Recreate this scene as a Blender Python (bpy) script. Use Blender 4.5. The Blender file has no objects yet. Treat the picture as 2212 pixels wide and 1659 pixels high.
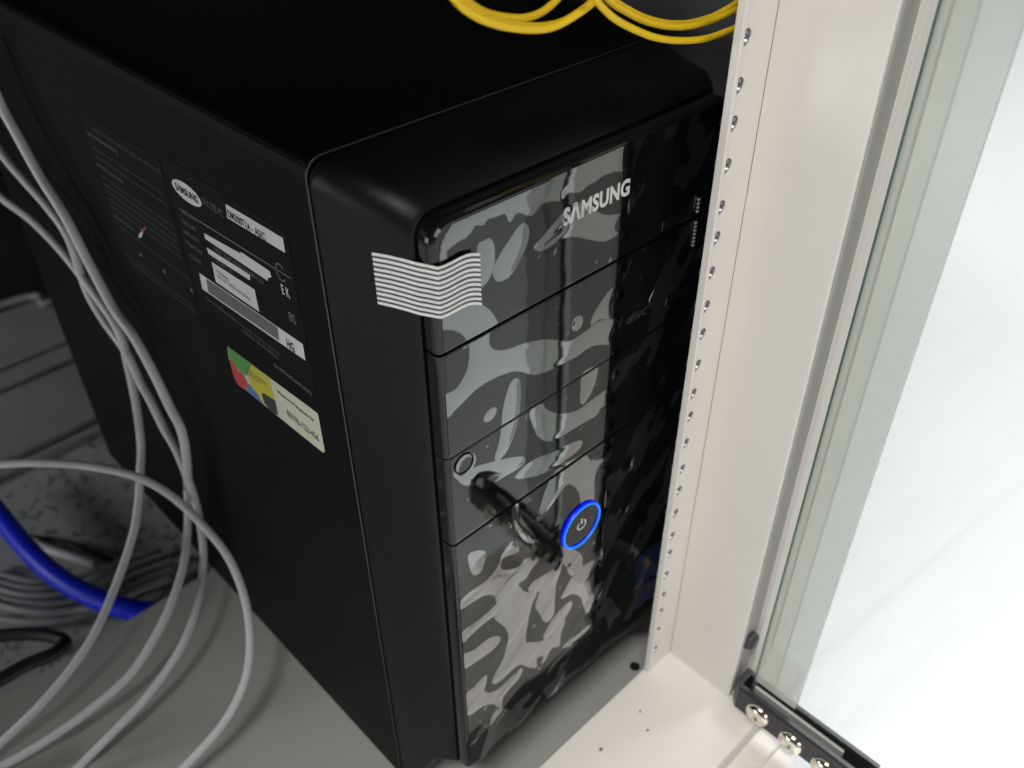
import bpy, bmesh, math, random
import numpy as np
from mathutils import Vector, Matrix

random.seed(7)
scene = bpy.context.scene
COL = scene.collection

# ------------------------------------------------------------------ camera
S = 0.742                      # metres per layout unit
CPOS = np.array([-0.194857, -0.246677, 0.569618])
ROT = np.array([[0.7189856, -0.6949852, -0.0074353], [-0.4335603, -0.4401202, -0.7863331], [0.5432174, 0.5685858, -0.6177581]])
FPX = 1941.62
CX, CY = 1106.0, 829.5

def at(px, py, ax, v):
    """point of the photograph's sheet seen on the world plane  axis=ax, value=v"""
    r = ROT.T @ np.array([px - CX, py - CY, FPX])
    t = (v - CPOS[ax]) / r[ax]
    return CPOS + r * t

def dp(px, py, depth):
    r = ROT.T @ np.array([px - CX, py - CY, FPX])
    return CPOS + r * (depth / FPX)

cam_data = bpy.data.cameras.new("camera")
cam = bpy.data.objects.new("camera", cam_data)
COL.objects.link(cam)
rx = ROT.T @ np.array([1, 0, 0]); ry = ROT.T @ np.array([0, -1, 0]); rz = ROT.T @ np.array([0, 0, -1])
M = Matrix(((rx[0], ry[0], rz[0], CPOS[0] * S), (rx[1], ry[1], rz[1], CPOS[1] * S),
            (rx[2], ry[2], rz[2], CPOS[2] * S), (0, 0, 0, 1)))
cam.matrix_world = M
cam_data.sensor_width = 36.0
cam_data.lens = 36.0 * FPX / 2212.0
cam_data.clip_start = 0.01
cam_data.clip_end = 60
cam_data.dof.use_dof = True
cam_data.dof.focus_distance = 0.44 * S
cam_data.dof.aperture_fstop = 11.0
scene.camera = cam

# ------------------------------------------------------------------ world, lamps and added fills
world = bpy.data.worlds.new("World"); scene.world = world; world.use_nodes = True
bg = world.node_tree.nodes["Background"]
bg.inputs[0].default_value = (0.95, 0.98, 1.0, 1); bg.inputs[1].default_value = 0.075

def area(name, loc, target, size, power, color):
    d = bpy.data.lights.new(name, 'AREA'); d.shape = 'RECTANGLE'; d.size = size[0]; d.size_y = size[1]
    d.energy = power; d.color = color
    o = bpy.data.objects.new(name, d); COL.objects.link(o)
    o.location = loc
    o.rotation_euler = (Vector(target) - Vector(loc)).to_track_quat('-Z', 'Y').to_euler()
    return o
area("ceiling_lamp", (-0.95, -0.38, 2.0), (0.05, -0.1, 0), (1.0, 0.24), 44, (1.0, 0.985, 0.96))
area("aisle_lamp", (2.2, -0.2, 2.4), (0.8, -0.2, -0.3), (1.4, 0.8), 72, (0.97, 0.99, 1.0))
area("side_fill", (-1.5, 0.42, 0.13), (0.0, 0.15, 0.08), (0.6, 0.3), 2.4, (0.97, 0.99, 1.0))  # low fill added at the open left to light the tower's side

area("rear_fill", (-0.85, 0.80, 0.36), (-0.08, 0.52, -0.12), (0.3, 0.2), 2.6, (0.97, 0.99, 1.0))  # small fill added to brighten the panels and slab behind the plate

area("front_fill", (-0.25, -1.9, 0.55), (0.06, 0.0, 0.2), (0.9, 0.5), 8, (1.0, 0.985, 0.96))  # weak fill added in front to lift the forward-facing surfaces

scene.view_settings.view_transform = 'Standard'
scene.view_settings.look = 'None'
scene.view_settings.exposure = 0.0
scene.view_settings.gamma = 1.0

# ------------------------------------------------------------------ materials
def mat(name, color, rough=0.5, metal=0.0, spec=0.5, emit=None, estr=0.0, coat=0.0, noise=0.0, nscale=200.0, bump=0.0, bscale=400.0, trans=0.0, ior=1.45):
    m = bpy.data.materials.new(name); m.use_nodes = True
    nt = m.node_tree; b = nt.nodes["Principled BSDF"]
    b.inputs["Base Color"].default_value = (*color, 1)
    b.inputs["Roughness"].default_value = rough
    b.inputs["Metallic"].default_value = metal
    b.inputs["Specular IOR Level"].default_value = spec
    b.inputs["Coat Weight"].default_value = coat
    b.inputs["Transmission Weight"].default_value = trans
    b.inputs["IOR"].default_value = ior
    if emit:
        b.inputs["Emission Color"].default_value = (*emit, 1); b.inputs["Emission Strength"].default_value = estr
    tc = nt.nodes.new("ShaderNodeTexCoord")
    if noise:
        n = nt.nodes.new("ShaderNodeTexNoise"); n.inputs["Scale"].default_value = nscale; n.inputs["Detail"].default_value = 5
        nt.links.new(tc.outputs["Object"], n.inputs["Vector"])
        mx = nt.nodes.new("ShaderNodeMix"); mx.data_type = 'RGBA'
        mx.inputs[6].default_value = (*[c * (1 - noise) for c in color], 1)
        mx.inputs[7].default_value = (*[min(1, c * (1 + noise)) for c in color], 1)
        nt.links.new(n.outputs["Fac"], mx.inputs[0]); nt.links.new(mx.outputs[2], b.inputs["Base Color"])
    if bump:
        n = nt.nodes.new("ShaderNodeTexNoise"); n.inputs["Scale"].default_value = bscale; n.inputs["Detail"].default_value = 4
        nt.links.new(tc.outputs["Object"], n.inputs["Vector"])
        bp = nt.nodes.new("ShaderNodeBump"); bp.inputs["Strength"].default_value = bump; bp.inputs["Distance"].default_value = 0.001
        nt.links.new(n.outputs["Fac"], bp.inputs["Height"]); nt.links.new(bp.outputs[0], b.inputs["Normal"])
    return m

MT = {}
MT['paint'] = mat("cream_powder_coat", (0.715, 0.68, 0.638), 0.55, noise=0.045, nscale=25, bump=0.12, bscale=900)
MT['plate'] = mat("base_plate_paint", (0.36, 0.352, 0.33), 0.5, noise=0.06, nscale=18, bump=0.1, bscale=900)
MT['wall'] = mat("inner_grey_paint", (0.10, 0.10, 0.105), 0.7, noise=0.1, nscale=8)
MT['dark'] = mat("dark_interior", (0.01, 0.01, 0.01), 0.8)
MT['case'] = mat("black_sheet_metal", (0.0028, 0.0032, 0.0032), 0.45, spec=0.10, noise=0.4, nscale=350, bump=0.3, bscale=1800)
MT['shell'] = mat("black_matt_plastic", (0.0045, 0.0048, 0.0052), 0.40, spec=0.24, noise=0.4, nscale=350, bump=0.1, bscale=2200)
MT['gloss'] = mat("piano_black", (0.004, 0.004, 0.0045), 0.06, spec=0.5)
MT['black'] = mat("black_hole", (0.004, 0.004, 0.004), 0.6)
MT['seam'] = mat("seam_highlight", (0.06, 0.06, 0.06), 0.35, metal=0.4)
MT['white_ink'] = mat("white_label", (0.62, 0.63, 0.62), 0.5, noise=0.05, nscale=120)
MT['grey_ink'] = mat("grey_ink", (0.12, 0.12, 0.125), 0.5)
MT['dim_ink'] = mat("dim_ink", (0.05, 0.052, 0.055), 0.5)
MT['silver_ink'] = mat("silver_ink", (0.82, 0.82, 0.80), 0.4)
MT['ink'] = mat("dark_ink", (0.03, 0.03, 0.03), 0.6)
MT['bar'] = mat("bar_code", (0.13, 0.13, 0.13), 0.6)
MT['bar_light'] = mat("pale_grip_edge", (0.28, 0.28, 0.27), 0.35)  # lighter grey for the row of blocks beside the finger grip
MT['label'] = mat("black_label", (0.0036, 0.004, 0.004), 0.5, spec=0.12)
MT['green'] = mat("sticker_green", (0.09, 0.30, 0.055), 0.5)
MT['red'] = mat("sticker_red", (0.50, 0.055, 0.045), 0.5)
MT['blue'] = mat("sticker_blue", (0.08, 0.20, 0.40), 0.5)
MT['yellow'] = mat("sticker_yellow", (0.52, 0.46, 0.035), 0.5, noise=0.15, nscale=500)
MT['cream'] = mat("sticker_cream", (0.56, 0.57, 0.44), 0.5, noise=0.06, nscale=200)
MT['tape_white'] = mat("tape_white", (0.66, 0.66, 0.65), 0.4, noise=0.08, nscale=300)
MT['tape_black'] = mat("tape_grey", (0.04, 0.04, 0.045), 0.35)
MT['cable'] = mat("grey_cable", (0.50, 0.50, 0.51), 0.45, noise=0.05, nscale=60)
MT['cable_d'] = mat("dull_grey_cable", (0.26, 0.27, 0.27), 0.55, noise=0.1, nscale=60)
MT['cable_blue'] = mat("blue_cable", (0.0, 0.015, 0.62), 0.45)
MT['cable_black'] = mat("black_cable", (0.01, 0.01, 0.01), 0.5)
MT['fibre'] = mat("yellow_fibre", (0.80, 0.53, 0.012), 0.42)
MT['chrome'] = mat("nickel", (0.80, 0.77, 0.68), 0.13, metal=1.0)
MT['zinc'] = mat("zinc", (0.42, 0.42, 0.46), 0.3, metal=1.0)
MT['bracket'] = mat("black_bracket", (0.022, 0.022, 0.024), 0.33, bump=0.1, bscale=1500)
MT['rubber'] = mat("rubber", (0.05, 0.05, 0.055), 0.55)
MT['gasket'] = mat("grey_gasket", (0.36, 0.35, 0.33), 0.6)
MT['panel_grey'] = mat("brushed_grey_panel", (0.26, 0.26, 0.25), 0.45, noise=0.25, nscale=14)
MT['ring'] = mat("ring_glow", (0, 0, 0), 0.4, emit=(0.0, 0.008, 1.0), estr=1.15)
MT['ring_core'] = mat("ring_core_glow", (0, 0, 0), 0.4, emit=(0.0, 0.26, 1.0), estr=1.1)
MT['badge_blue'] = mat("badge_blue", (0.02, 0.06, 0.26), 0.35)
MT['badge_light'] = mat("badge_light", (0.16, 0.18, 0.36), 0.4)
MT['badge_gold'] = mat("badge_gold", (0.55, 0.36, 0.03), 0.4)
MT['red_spot'] = mat("red_spot", (0.45, 0.06, 0.02), 0.5)

# speckled floor tile
def speckle():
    m = mat("speckled_tile", (0.3, 0.3, 0.3), 0.5); nt = m.node_tree; b = nt.nodes["Principled BSDF"]
    tc = nt.nodes.new("ShaderNodeTexCoord"); mp = nt.nodes.new("ShaderNodeMapping")
    mp.inputs["Scale"].default_value = (52, 34, 30); mp.inputs["Rotation"].default_value = (0, 0, 0.3)
    n = nt.nodes.new("ShaderNodeTexNoise"); n.inputs["Scale"].default_value = 2.6; n.inputs["Detail"].default_value = 3; n.inputs["Distortion"].default_value = 0.6
    r = nt.nodes.new("ShaderNodeValToRGB"); r.color_ramp.elements[0].position = 0.38; r.color_ramp.elements[0].color = (0.14, 0.145, 0.145, 1)
    r.color_ramp.elements[1].position = 0.46; r.color_ramp.elements[1].color = (0.33, 0.34, 0.33, 1)
    nt.links.new(tc.outputs["Object"], mp.inputs[0]); nt.links.new(mp.outputs[0], n.inputs["Vector"])
    nt.links.new(n.outputs["Fac"], r.inputs[0]); nt.links.new(r.outputs[0], b.inputs["Base Color"])
    return m
MT['speckle'] = speckle()

# bright room floor: white sheet with faint lap lines
def room_floor():
    m = mat("white_floor", (0.86, 0.875, 0.87), 0.45); nt = m.node_tree; b = nt.nodes["Principled BSDF"]
    tc = nt.nodes.new("ShaderNodeTexCoord"); mp = nt.nodes.new("ShaderNodeMapping"); mp.inputs["Scale"].default_value = (3.0, 9.0, 1)
    n = nt.nodes.new("ShaderNodeTexNoise"); n.inputs["Scale"].default_value = 1.6; n.inputs["Detail"].default_value = 5; n.inputs["Roughness"].default_value = 0.6
    nt.links.new(tc.outputs["Object"], mp.inputs[0]); nt.links.new(mp.outputs[0], n.inputs["Vector"])
    bp = nt.nodes.new("ShaderNodeBump"); bp.inputs["Strength"].default_value = 0.15; bp.inputs["Distance"].default_value = 0.02
    nt.links.new(n.outputs["Fac"], bp.inputs["Height"]); nt.links.new(bp.outputs[0], b.inputs["Normal"])
    return m
MT['floor'] = room_floor()

def film_material():
    m = bpy.data.materials.new("protective_film"); m.use_nodes = True; nt = m.node_tree
    for n in list(nt.nodes): nt.nodes.remove(n)
    out = nt.nodes.new("ShaderNodeOutputMaterial"); mix = nt.nodes.new("ShaderNodeMixShader")
    tr = nt.nodes.new("ShaderNodeBsdfTransparent"); gl = nt.nodes.new("ShaderNodeBsdfGlossy")
    gl.inputs["Roughness"].default_value = 0.035
    gl.inputs["Color"].default_value = (0.97, 0.99, 1.0, 1)
    at_ = nt.nodes.new("ShaderNodeAttribute"); at_.attribute_name = "air"
    mr = nt.nodes.new("ShaderNodeMapRange"); mr.inputs["From Min"].default_value = -0.00035; mr.inputs["From Max"].default_value = 0.00035
    mr.inputs["To Min"].default_value = 0.85; mr.inputs["To Max"].default_value = 3.5
    nt.links.new(at_.outputs["Fac"], mr.inputs["Value"])
    fr = nt.nodes.new("ShaderNodeFresnel"); fr.inputs["IOR"].default_value = 1.52
    mu = nt.nodes.new("ShaderNodeMath"); mu.operation = 'MULTIPLY'; mu.use_clamp = True
    nt.links.new(mr.outputs[0], mu.inputs[0]); nt.links.new(fr.outputs[0], mu.inputs[1])
    nt.links.new(mu.outputs[0], mix.inputs[0]); nt.links.new(tr.outputs[0], mix.inputs[1]); nt.links.new(gl.outputs[0], mix.inputs[2])
    nt.links.new(mix.outputs[0], out.inputs[0])
    # fine crinkles
    tc = nt.nodes.new("ShaderNodeTexCoord"); n = nt.nodes.new("ShaderNodeTexNoise"); n.inputs["Scale"].default_value = 70; n.inputs["Detail"].default_value = 0.5
    nt.links.new(tc.outputs["Object"], n.inputs["Vector"])
    bp = nt.nodes.new("ShaderNodeBump"); bp.inputs["Strength"].default_value = 0.08; bp.inputs["Distance"].default_value = 0.001
    nt.links.new(n.outputs["Fac"], bp.inputs["Height"]); nt.links.new(bp.outputs[0], gl.inputs["Normal"])
    return m
MT['film'] = film_material()

def glass_material(name, tint, gloss=1.0, diffuse=0.0, dcol=(0.6, 0.65, 0.6)):
    m = bpy.data.materials.new(name); m.use_nodes = True; nt = m.node_tree
    for n in list(nt.nodes): nt.nodes.remove(n)
    out = nt.nodes.new("ShaderNodeOutputMaterial"); mix = nt.nodes.new("ShaderNodeMixShader")
    tr = nt.nodes.new("ShaderNodeBsdfTransparent"); tr.inputs[0].default_value = (*tint, 1)
    gl = nt.nodes.new("ShaderNodeBsdfGlossy"); gl.inputs["Roughness"].default_value = 0.01
    fr = nt.nodes.new("ShaderNodeFresnel"); fr.inputs["IOR"].default_value = 1.42
    geo = nt.nodes.new("ShaderNodeNewGeometry"); sb = nt.nodes.new("ShaderNodeMath"); sb.operation = 'SUBTRACT'; sb.inputs[0].default_value = 1.0
    mu = nt.nodes.new("ShaderNodeMath"); mu.operation = 'MULTIPLY'
    nt.links.new(geo.outputs["Backfacing"], sb.inputs[1]); nt.links.new(sb.outputs[0], mu.inputs[0]); nt.links.new(fr.outputs[0], mu.inputs[1])
    nt.links.new(mu.outputs[0], mix.inputs[0])
    base = tr.outputs[0]
    if diffuse:
        df = nt.nodes.new("ShaderNodeBsdfDiffuse"); df.inputs[0].default_value = (*dcol, 1)
        m2 = nt.nodes.new("ShaderNodeMixShader"); m2.inputs[0].default_value = diffuse
        nt.links.new(tr.outputs[0], m2.inputs[1]); nt.links.new(df.outputs[0], m2.inputs[2]); base = m2.outputs[0]
    nt.links.new(base, mix.inputs[1]); nt.links.new(gl.outputs[0], mix.inputs[2])
    nt.links.new(mix.outputs[0], out.inputs[0])
    return m
MT['glass'] = glass_material("clear_door_glass", (0.985, 0.995, 0.99))
MT['frit'] = glass_material("glass_border", (0.80, 0.825, 0.785), diffuse=0.45, dcol=(0.62, 0.635, 0.585))
MT['frit2'] = glass_material("glass_border_outer", (0.86, 0.875, 0.86), diffuse=0.45, dcol=(0.66, 0.68, 0.66))
MT['glass_edge'] = mat("green_glass_edge", (0.075, 0.12, 0.11), 0.15)
MT['glass_edge2'] = mat("pale_glass_edge", (0.42, 0.50, 0.48), 0.2)

# ------------------------------------------------------------------ helpers
def origin_of(p):
    o = Vector((0, 0, 0))
    while p is not None:
        o += p.location; p = p.parent
    return o

def link(name, me, m, parent=None, smooth=False, base=None):
    """me holds world coordinates in metres"""
    o = bpy.data.objects.new(name, me); COL.objects.link(o)
    if parent is not None:
        off = origin_of(parent); me.transform(Matrix.Translation(-off)); o.parent = parent
    elif base is not None:
        b = Vector(base) * S; me.transform(Matrix.Translation(-b)); o.location = b
    if isinstance(m, (list, tuple)):
        for k in m: me.materials.append(MT[k])
    elif m: me.materials.append(MT[m])
    if smooth:
        for p in me.polygons: p.use_smooth = True
    return o

def from_pydata(name, V, F, m, parent=None, smooth=False, base=None, mi=None):
    me = bpy.data.meshes.new(name)
    me.from_pydata([tuple(float(c) * S for c in v) for v in V], [], F); me.update()
    if mi is not None: me.polygons.foreach_set("material_index", mi)
    return link(name, me, m, parent, smooth, base)

def from_bm(name, bm, m, parent=None, smooth=False, base=None):
    me = bpy.data.meshes.new(name)
    bmesh.ops.recalc_face_normals(bm, faces=bm.faces)
    bmesh.ops.scale(bm, vec=(S, S, S), verts=bm.verts)
    bm.to_mesh(me); bm.free()
    return link(name, me, m, parent, smooth, base)

def tag(o, label, cat, group=None, kind=None):
    if label: o['label'] = label
    if cat: o['category'] = cat
    if group: o['group'] = group
    if kind: o['kind'] = kind
    return o

def thing(name, base, label, cat, group=None):
    o = bpy.data.objects.new(name, None); COL.objects.link(o); o.location = Vector(base) * S
    o.empty_display_size = 0.02
    return tag(o, label, cat, group)

def bm_box(x0, x1, y0, y1, z0, z1, bevel=0.0, seg=2, bm=None):
    own = bm is None
    b2 = bmesh.new()
    bmesh.ops.create_cube(b2, size=1.0)
    bmesh.ops.scale(b2, vec=(x1 - x0, y1 - y0, z1 - z0), verts=b2.verts)
    bmesh.ops.translate(b2, vec=((x0 + x1) / 2, (y0 + y1) / 2, (z0 + z1) / 2), verts=b2.verts)
    if bevel:
        bmesh.ops.bevel(b2, geom=list(b2.edges), offset=bevel, segments=seg, affect='EDGES', profile=0.5)
    if own: return b2
    me = bpy.data.meshes.new("tmp"); b2.to_mesh(me); b2.free(); bm.from_mesh(me); bpy.data.meshes.remove(me)
    return bm

def box(name, x0, x1, y0, y1, z0, z1, m, parent=None, bevel=0.0, base=None):
    return from_bm(name, bm_box(x0, x1, y0, y1, z0, z1, bevel), m, parent, False, base)

def rrect(x0, x1, z0, z1, r, n=8, rb=None):
    """rounded rectangle in x,z, counter clockwise seen from -y; rb = radius at the bottom corners"""
    rb = r if rb is None else rb
    P = []
    for (cx, cz, a0, rr) in ((x1 - rb, z0 + rb, -90, rb), (x1 - r, z1 - r, 0, r), (x0 + r, z1 - r, 90, r), (x0 + rb, z0 + rb, 180, rb)):
        for i in range(n + 1):
            a = math.radians(a0 + 90 * i / n); P.append((cx + rr * math.cos(a), cz + rr * math.sin(a)))
    return P

def loft_bm(sections, cap0=False, cap1=True):
    bm = bmesh.new(); rings = []
    for y, P in sections:
        rings.append([bm.verts.new((x, y, z)) for x, z in P])
    n = len(rings[0])
    for a, b in zip(rings[:-1], rings[1:]):
        for i in range(n):
            bm.faces.new((a[i], a[(i + 1) % n], b[(i + 1) % n], b[i]))
    if cap0: bm.faces.new(rings[0])
    if cap1: bm.faces.new(rings[-1])
    return bm

def catmull(P, per=10):
    P = [np.array(p, float) for p in P]; out = []
    Q = [2 * P[0] - P[1]] + P + [2 * P[-1] - P[-2]]
    for i in range(1, len(Q) - 2):
        p0, p1, p2, p3 = Q[i - 1], Q[i], Q[i + 1], Q[i + 2]
        for k in range(per):
            t = k / per
            out.append(0.5 * ((2 * p1) + (-p0 + p2) * t + (2 * p0 - 5 * p1 + 4 * p2 - p3) * t * t + (-p0 + 3 * p1 - 3 * p2 + p3) * t ** 3))
    out.append(P[-1]); return out

def tube_mesh(P, r, n=14, closed=False):
    V, F = [], []; P = [np.array(p, float) for p in P]; N = len(P); up = None
    for i, p in enumerate(P):
        a = P[(i - 1) % N] if (closed or i > 0) else P[i]; b = P[(i + 1) % N] if (closed or i < N - 1) else P[i]
        t = b - a; t /= np.linalg.norm(t)
        if up is None:
            up = np.cross(t, (0.3, 0.5, 0.8)); up /= np.linalg.norm(up)
        up = up - t * (up @ t); up /= np.linalg.norm(up); sd = np.cross(t, up)
        for k in range(n):
            a_ = 2 * math.pi * k / n; V.append(p + r * (math.cos(a_) * up + math.sin(a_) * sd))
    for i in range(N if closed else N - 1):
        j = (i + 1) % N
        for k in range(n):
            F.append((i * n + k, i * n + (k + 1) % n, j * n + (k + 1) % n, j * n + k))
    if not closed:
        F.append(tuple(range(n))[::-1]); F.append(tuple((N - 1) * n + k for k in range(n)))
    return V, F

def cable(name, pts, r, m, label, group=None, per=10, cat="cable"):
    P = catmull(pts, per); V, F = tube_mesh(P, r)
    o = from_pydata(name, V, F, m, None, True, base=tuple(P[-1]))
    return tag(o, label, cat, group)

def text_on(name, body, org, ux, uy, h, m, parent, bold=0.0, width=None, shear=0.0, thick=0.0, spacing=1.0):
    """flat lettering; org/ux/uy in layout units, h = cap height"""
    cu = bpy.data.curves.new(name, 'FONT'); cu.body = body; cu.size = 1.0; cu.offset = bold; cu.shear = shear
    cu.space_character = spacing; cu.extrude = thick; cu.resolution_u = 3
    tmp = bpy.data.objects.new("tmp_text", cu); COL.objects.link(tmp)
    dg = bpy.context.evaluated_depsgraph_get(); dg.update()
    me = bpy.data.meshes.new_from_object(tmp.evaluated_get(dg))
    bpy.data.objects.remove(tmp); bpy.data.curves.remove(cu)
    n = len(me.vertices); co = np.empty(n * 3); me.vertices.foreach_get("co", co); co = co.reshape(-1, 3)
    if n == 0: return None
    w = co[:, 0].max() - co[:, 0].min(); x0 = co[:, 0].min()
    k = h / 0.69; kx = k if width is None else width / w
    ux = np.array(ux, float); uy = np.array(uy, float)
    W = np.array(org)[None] + (co[:, :1] - x0) * kx * ux[None] + co[:, 1:2] * k * uy[None]
    me.vertices.foreach_set("co", (W * S).ravel()); me.update()
    return link(name, me, m, parent)

# ------------------------------------------------------------------ room floor, far below the rack's sill
ZF = -0.36
o = from_pydata("floor", [(-6, -7, ZF), (7, -7, ZF), (7, 3, ZF), (-6, 3, ZF)], [(0, 1, 2, 3)], 'floor'); tag(o, "white glossy room floor outside the rack", None, kind='structure')
# a second sheet of the floor covering overlaps the first with a straight edge
e0 = at(1700, 1496, 2, ZF + 0.004); e1_ = at(1941, 1283, 2, ZF + 0.004); dv = e1_ - e0; nv = np.array([-dv[1], dv[0], 0])
q0, q1 = e0 - dv * 3, e1_ + dv * 4
o = from_pydata("floor_covering", [tuple(q1), tuple(q0), tuple(q0 - nv * 3 + (0, 0, 0)), tuple(q1 - nv * 3)], [(0, 1, 2, 3), (3, 2, 1, 0)][:1], 'floor')
tag(o, "second white sheet of floor covering", None, kind='structure')

# ------------------------------------------------------------------ rack
ZP = -0.062            # base plate
ZS = -0.014            # raised front sill
rack = thing("server_rack", (0, 0.4, ZP), "cream painted rack frame with a drilled mounting rail around the black tower", "server rack")
# base plate with cable opening behind, drilled hole near the rail
bm = bm_box(-0.46, 0.232, -0.026, 0.33, ZP - 0.004, ZP, 0.0006)
from_bm("base_plate", bm, 'plate', rack)
hc = at(1371, 1440, 2, ZP)
V = [(hc[0] + 0.0042 * math.cos(a), hc[1] + 0.0042 * math.sin(a), ZP + 0.0004) for a in [2 * math.pi * i / 24 for i in range(24)]]
from_pydata("bolt_hole", V, [tuple(range(24))], 'black', rack)
# front sill: folded sheet
prof = [(-0.026, ZP + 0.0005), (-0.026, ZS - 0.001), (-0.0265, ZS - 0.0003), (-0.0275, ZS), (-0.1085, ZS), (-0.1100, ZS - 0.0005), (-0.1105, ZS - 0.002), (-0.1105, ZS - 0.03)]
inner = [(y + (0.0012 if y < -0.05 else -0.0012), z - (0.0012 if abs(z - ZS) < 0.002 else 0)) for y, z in prof]
def extrude_profile(name, prof, x0, x1, m, parent, smooth=False):
    n = len(prof); V = [(x0, y, z) for y, z in prof] + [(x1, y, z) for y, z in prof]
    F = [(i, (i + 1) % n, n + (i + 1) % n, n + i) for i in range(n)] + [tuple(range(n))[::-1], tuple(range(n, 2 * n))]
    o = from_pydata(name, V, F, m, parent); return o
extrude_profile("sill", prof + [(-0.1093, ZS - 0.03), (-0.1093, ZS - 0.0025), (-0.1083, ZS - 0.0012), (-0.0275, ZS - 0.0012), (-0.0272, ZS - 0.0015), (-0.0272, ZP + 0.0005)], -0.46, 0.235, 'paint', rack)
# lower frame member in front of the sill, with a rounded end
L = [(0.176, -0.1107), (0.176, -0.1135)]
cxr, cyr, rr = 0.158, -0.128, 0.0
pts = [(-0.46, -0.1107), (0.190, -0.1107), (0.190, -0.120), (0.187, -0.130), (0.180, -0.139), (0.169, -0.146), (0.155, -0.150), (-0.46, -0.150)]
bm = bmesh.new()
vb = [bm.verts.new((x, y, -0.042)) for x, y in pts]; vt = [bm.verts.new((x, y, -0.034)) for x, y in pts]
bm.faces.new(vt); bm.faces.new(vb[::-1])
for i in range(len(pts)): bm.faces.new((vb[i], vb[(i + 1) % len(pts)], vt[(i + 1) % len(pts)], vt[i]))
from_bm("lower_frame", bm, 'paint', rack)
box("frame_lip", -0.46, 0.188, -0.1285, -0.1275, -0.0338, -0.0295, 'paint', rack, 0.0003)

# mounting rail (front flange with threaded holes) built with real round openings
YR = -0.031; XL = 0.1492; XR = 0.1745; TH = 0.0022; ZT = 0.62
zs = [0.4365, 0.4136, 0.3944, 0.3719, 0.3485, 0.3301, 0.3082, 0.286, 0.2666, 0.2439, 0.222, 0.2035, 0.181, 0.1582, 0.1381, 0.1161, 0.0928, 0.0745, 0.0513, 0.0276, 0.0083, -0.0146, -0.0391]
HP = [(1621, 77), (1604, 182), (1592, 264), (1575, 357), (1562, 446), (1551, 513), (1537, 590), (1525, 663), (1516, 723), (1506, 790), (1496, 852), (1488, 902), (1479, 960), (1469, 1017), (1463, 1063), (1456, 1112), (1447, 1163), (1441, 1201), (1434, 1247), (1427, 1292), (1424, 1325), (1417, 1366), (1412, 1406)]
HZ = [at(px, py, 1, YR) for px, py in HP]
hx = float(np.mean([p[0] for p in HZ])); HZ = [float(p[2]) for p in HZ]
d1 = (HZ[1] - HZ[0]); HZ = [HZ[0] + 0.0205, HZ[0] + 0.042, HZ[0] + 0.0625][::-1] + HZ
HR = 0.0039
bm = bmesh.new()
def plate_with_holes(bm, x0, x1, z0, z1, y, holes, cx, r, n=20):
    """one face strip per hole cell; returns nothing, adds quads around circles"""
    hz = sorted(holes); cells = [z0] + [(a + b) / 2 for a, b in zip(hz[:-1], hz[1:])] + [z1]
    for i, h in enumerate(hz):
        a, b = cells[i], cells[i + 1]
        circ = []; outr = []
        for k in range(n):
            t = 2 * math.pi * (k + 0.5) / n; c, s = math.cos(t), math.sin(t)
            circ.append(bm.verts.new((cx + r * c, y, h + r * s)))
            sx = (x1 - cx) / c if c > 0 else (x0 - cx) / c
            sz = (b - h) / s if s > 0 else (a - h) / s
            q = min(sx, sz); outr.append(bm.verts.new((cx + q * c, y, h + q * s)))
        cor = [bm.verts.new(p) for p in ((x1, y, b), (x0, y, b), (x0, y, a), (x1, y, a))]
        for k in range(n):
            k2 = (k + 1) % n; f = [circ[k], outr[k]]
            a1 = 2 * math.pi * (k + 0.5) / n; a2 = a1 + 2 * math.pi / n
            for ci, (qx, qz) in enumerate(((x1, b), (x0, b), (x0, a), (x1, a))):
                ang = math.atan2(qz - h, qx - cx) % (2 * math.pi)
                if a1 < ang < a2 or a1 < ang + 2 * math.pi < a2: f.append(cor[ci])
            f += [outr[k2], circ[k2]]
            bm.faces.new(f)
plate_with_holes(bm, XL, XR, ZS, ZT, YR, HZ, hx, HR)
bmesh.ops.remove_doubles(bm, verts=bm.verts, dist=1e-6)
geo = bmesh.ops.extrude_face_region(bm, geom=list(bm.faces))
bmesh.ops.translate(bm, vec=(0, TH, 0), verts=[g for g in geo['geom'] if isinstance(g, bmesh.types.BMVert)])
rail = from_bm("mounting_rail", bm, 'paint', rack)
# thin rolled edge on the rail's free side
box("rail_edge", XL - 0.0012, XL + 0.0014, YR - 0.0008, YR + TH + 0.0015, ZS, ZT, 'paint', rail, 0.0005)
for z in HZ:
    V = []; F = []; n = 20
    for (rr_, yy) in ((HR * 1.0, YR + 0.0006), (HR * 0.98, YR + 0.0022), (HR * 0.88, YR + 0.0024), (HR * 0.90, YR + 0.0030), (HR * 0.84, YR + 0.0033), (HR * 0.87, YR + 0.0040), (HR * 0.82, YR + 0.0043), (HR * 0.82, YR + 0.0052)):
        for k in range(n):
            t = 2 * math.pi * k / n; V.append((hx + rr_ * math.cos(t), yy, z + rr_ * math.sin(t)))
    for i in range(7):
        for k in range(n): F.append((i * n + k, i * n + (k + 1) % n, (i + 1) * n + (k + 1) % n, (i + 1) * n + k))
    F.append(tuple(7 * n + k for k in range(n)))
    from_pydata("threaded_hole", V, F, ['zinc', 'black'], rail, True, mi=[0] * (len(F) - 1) + [1])
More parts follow.
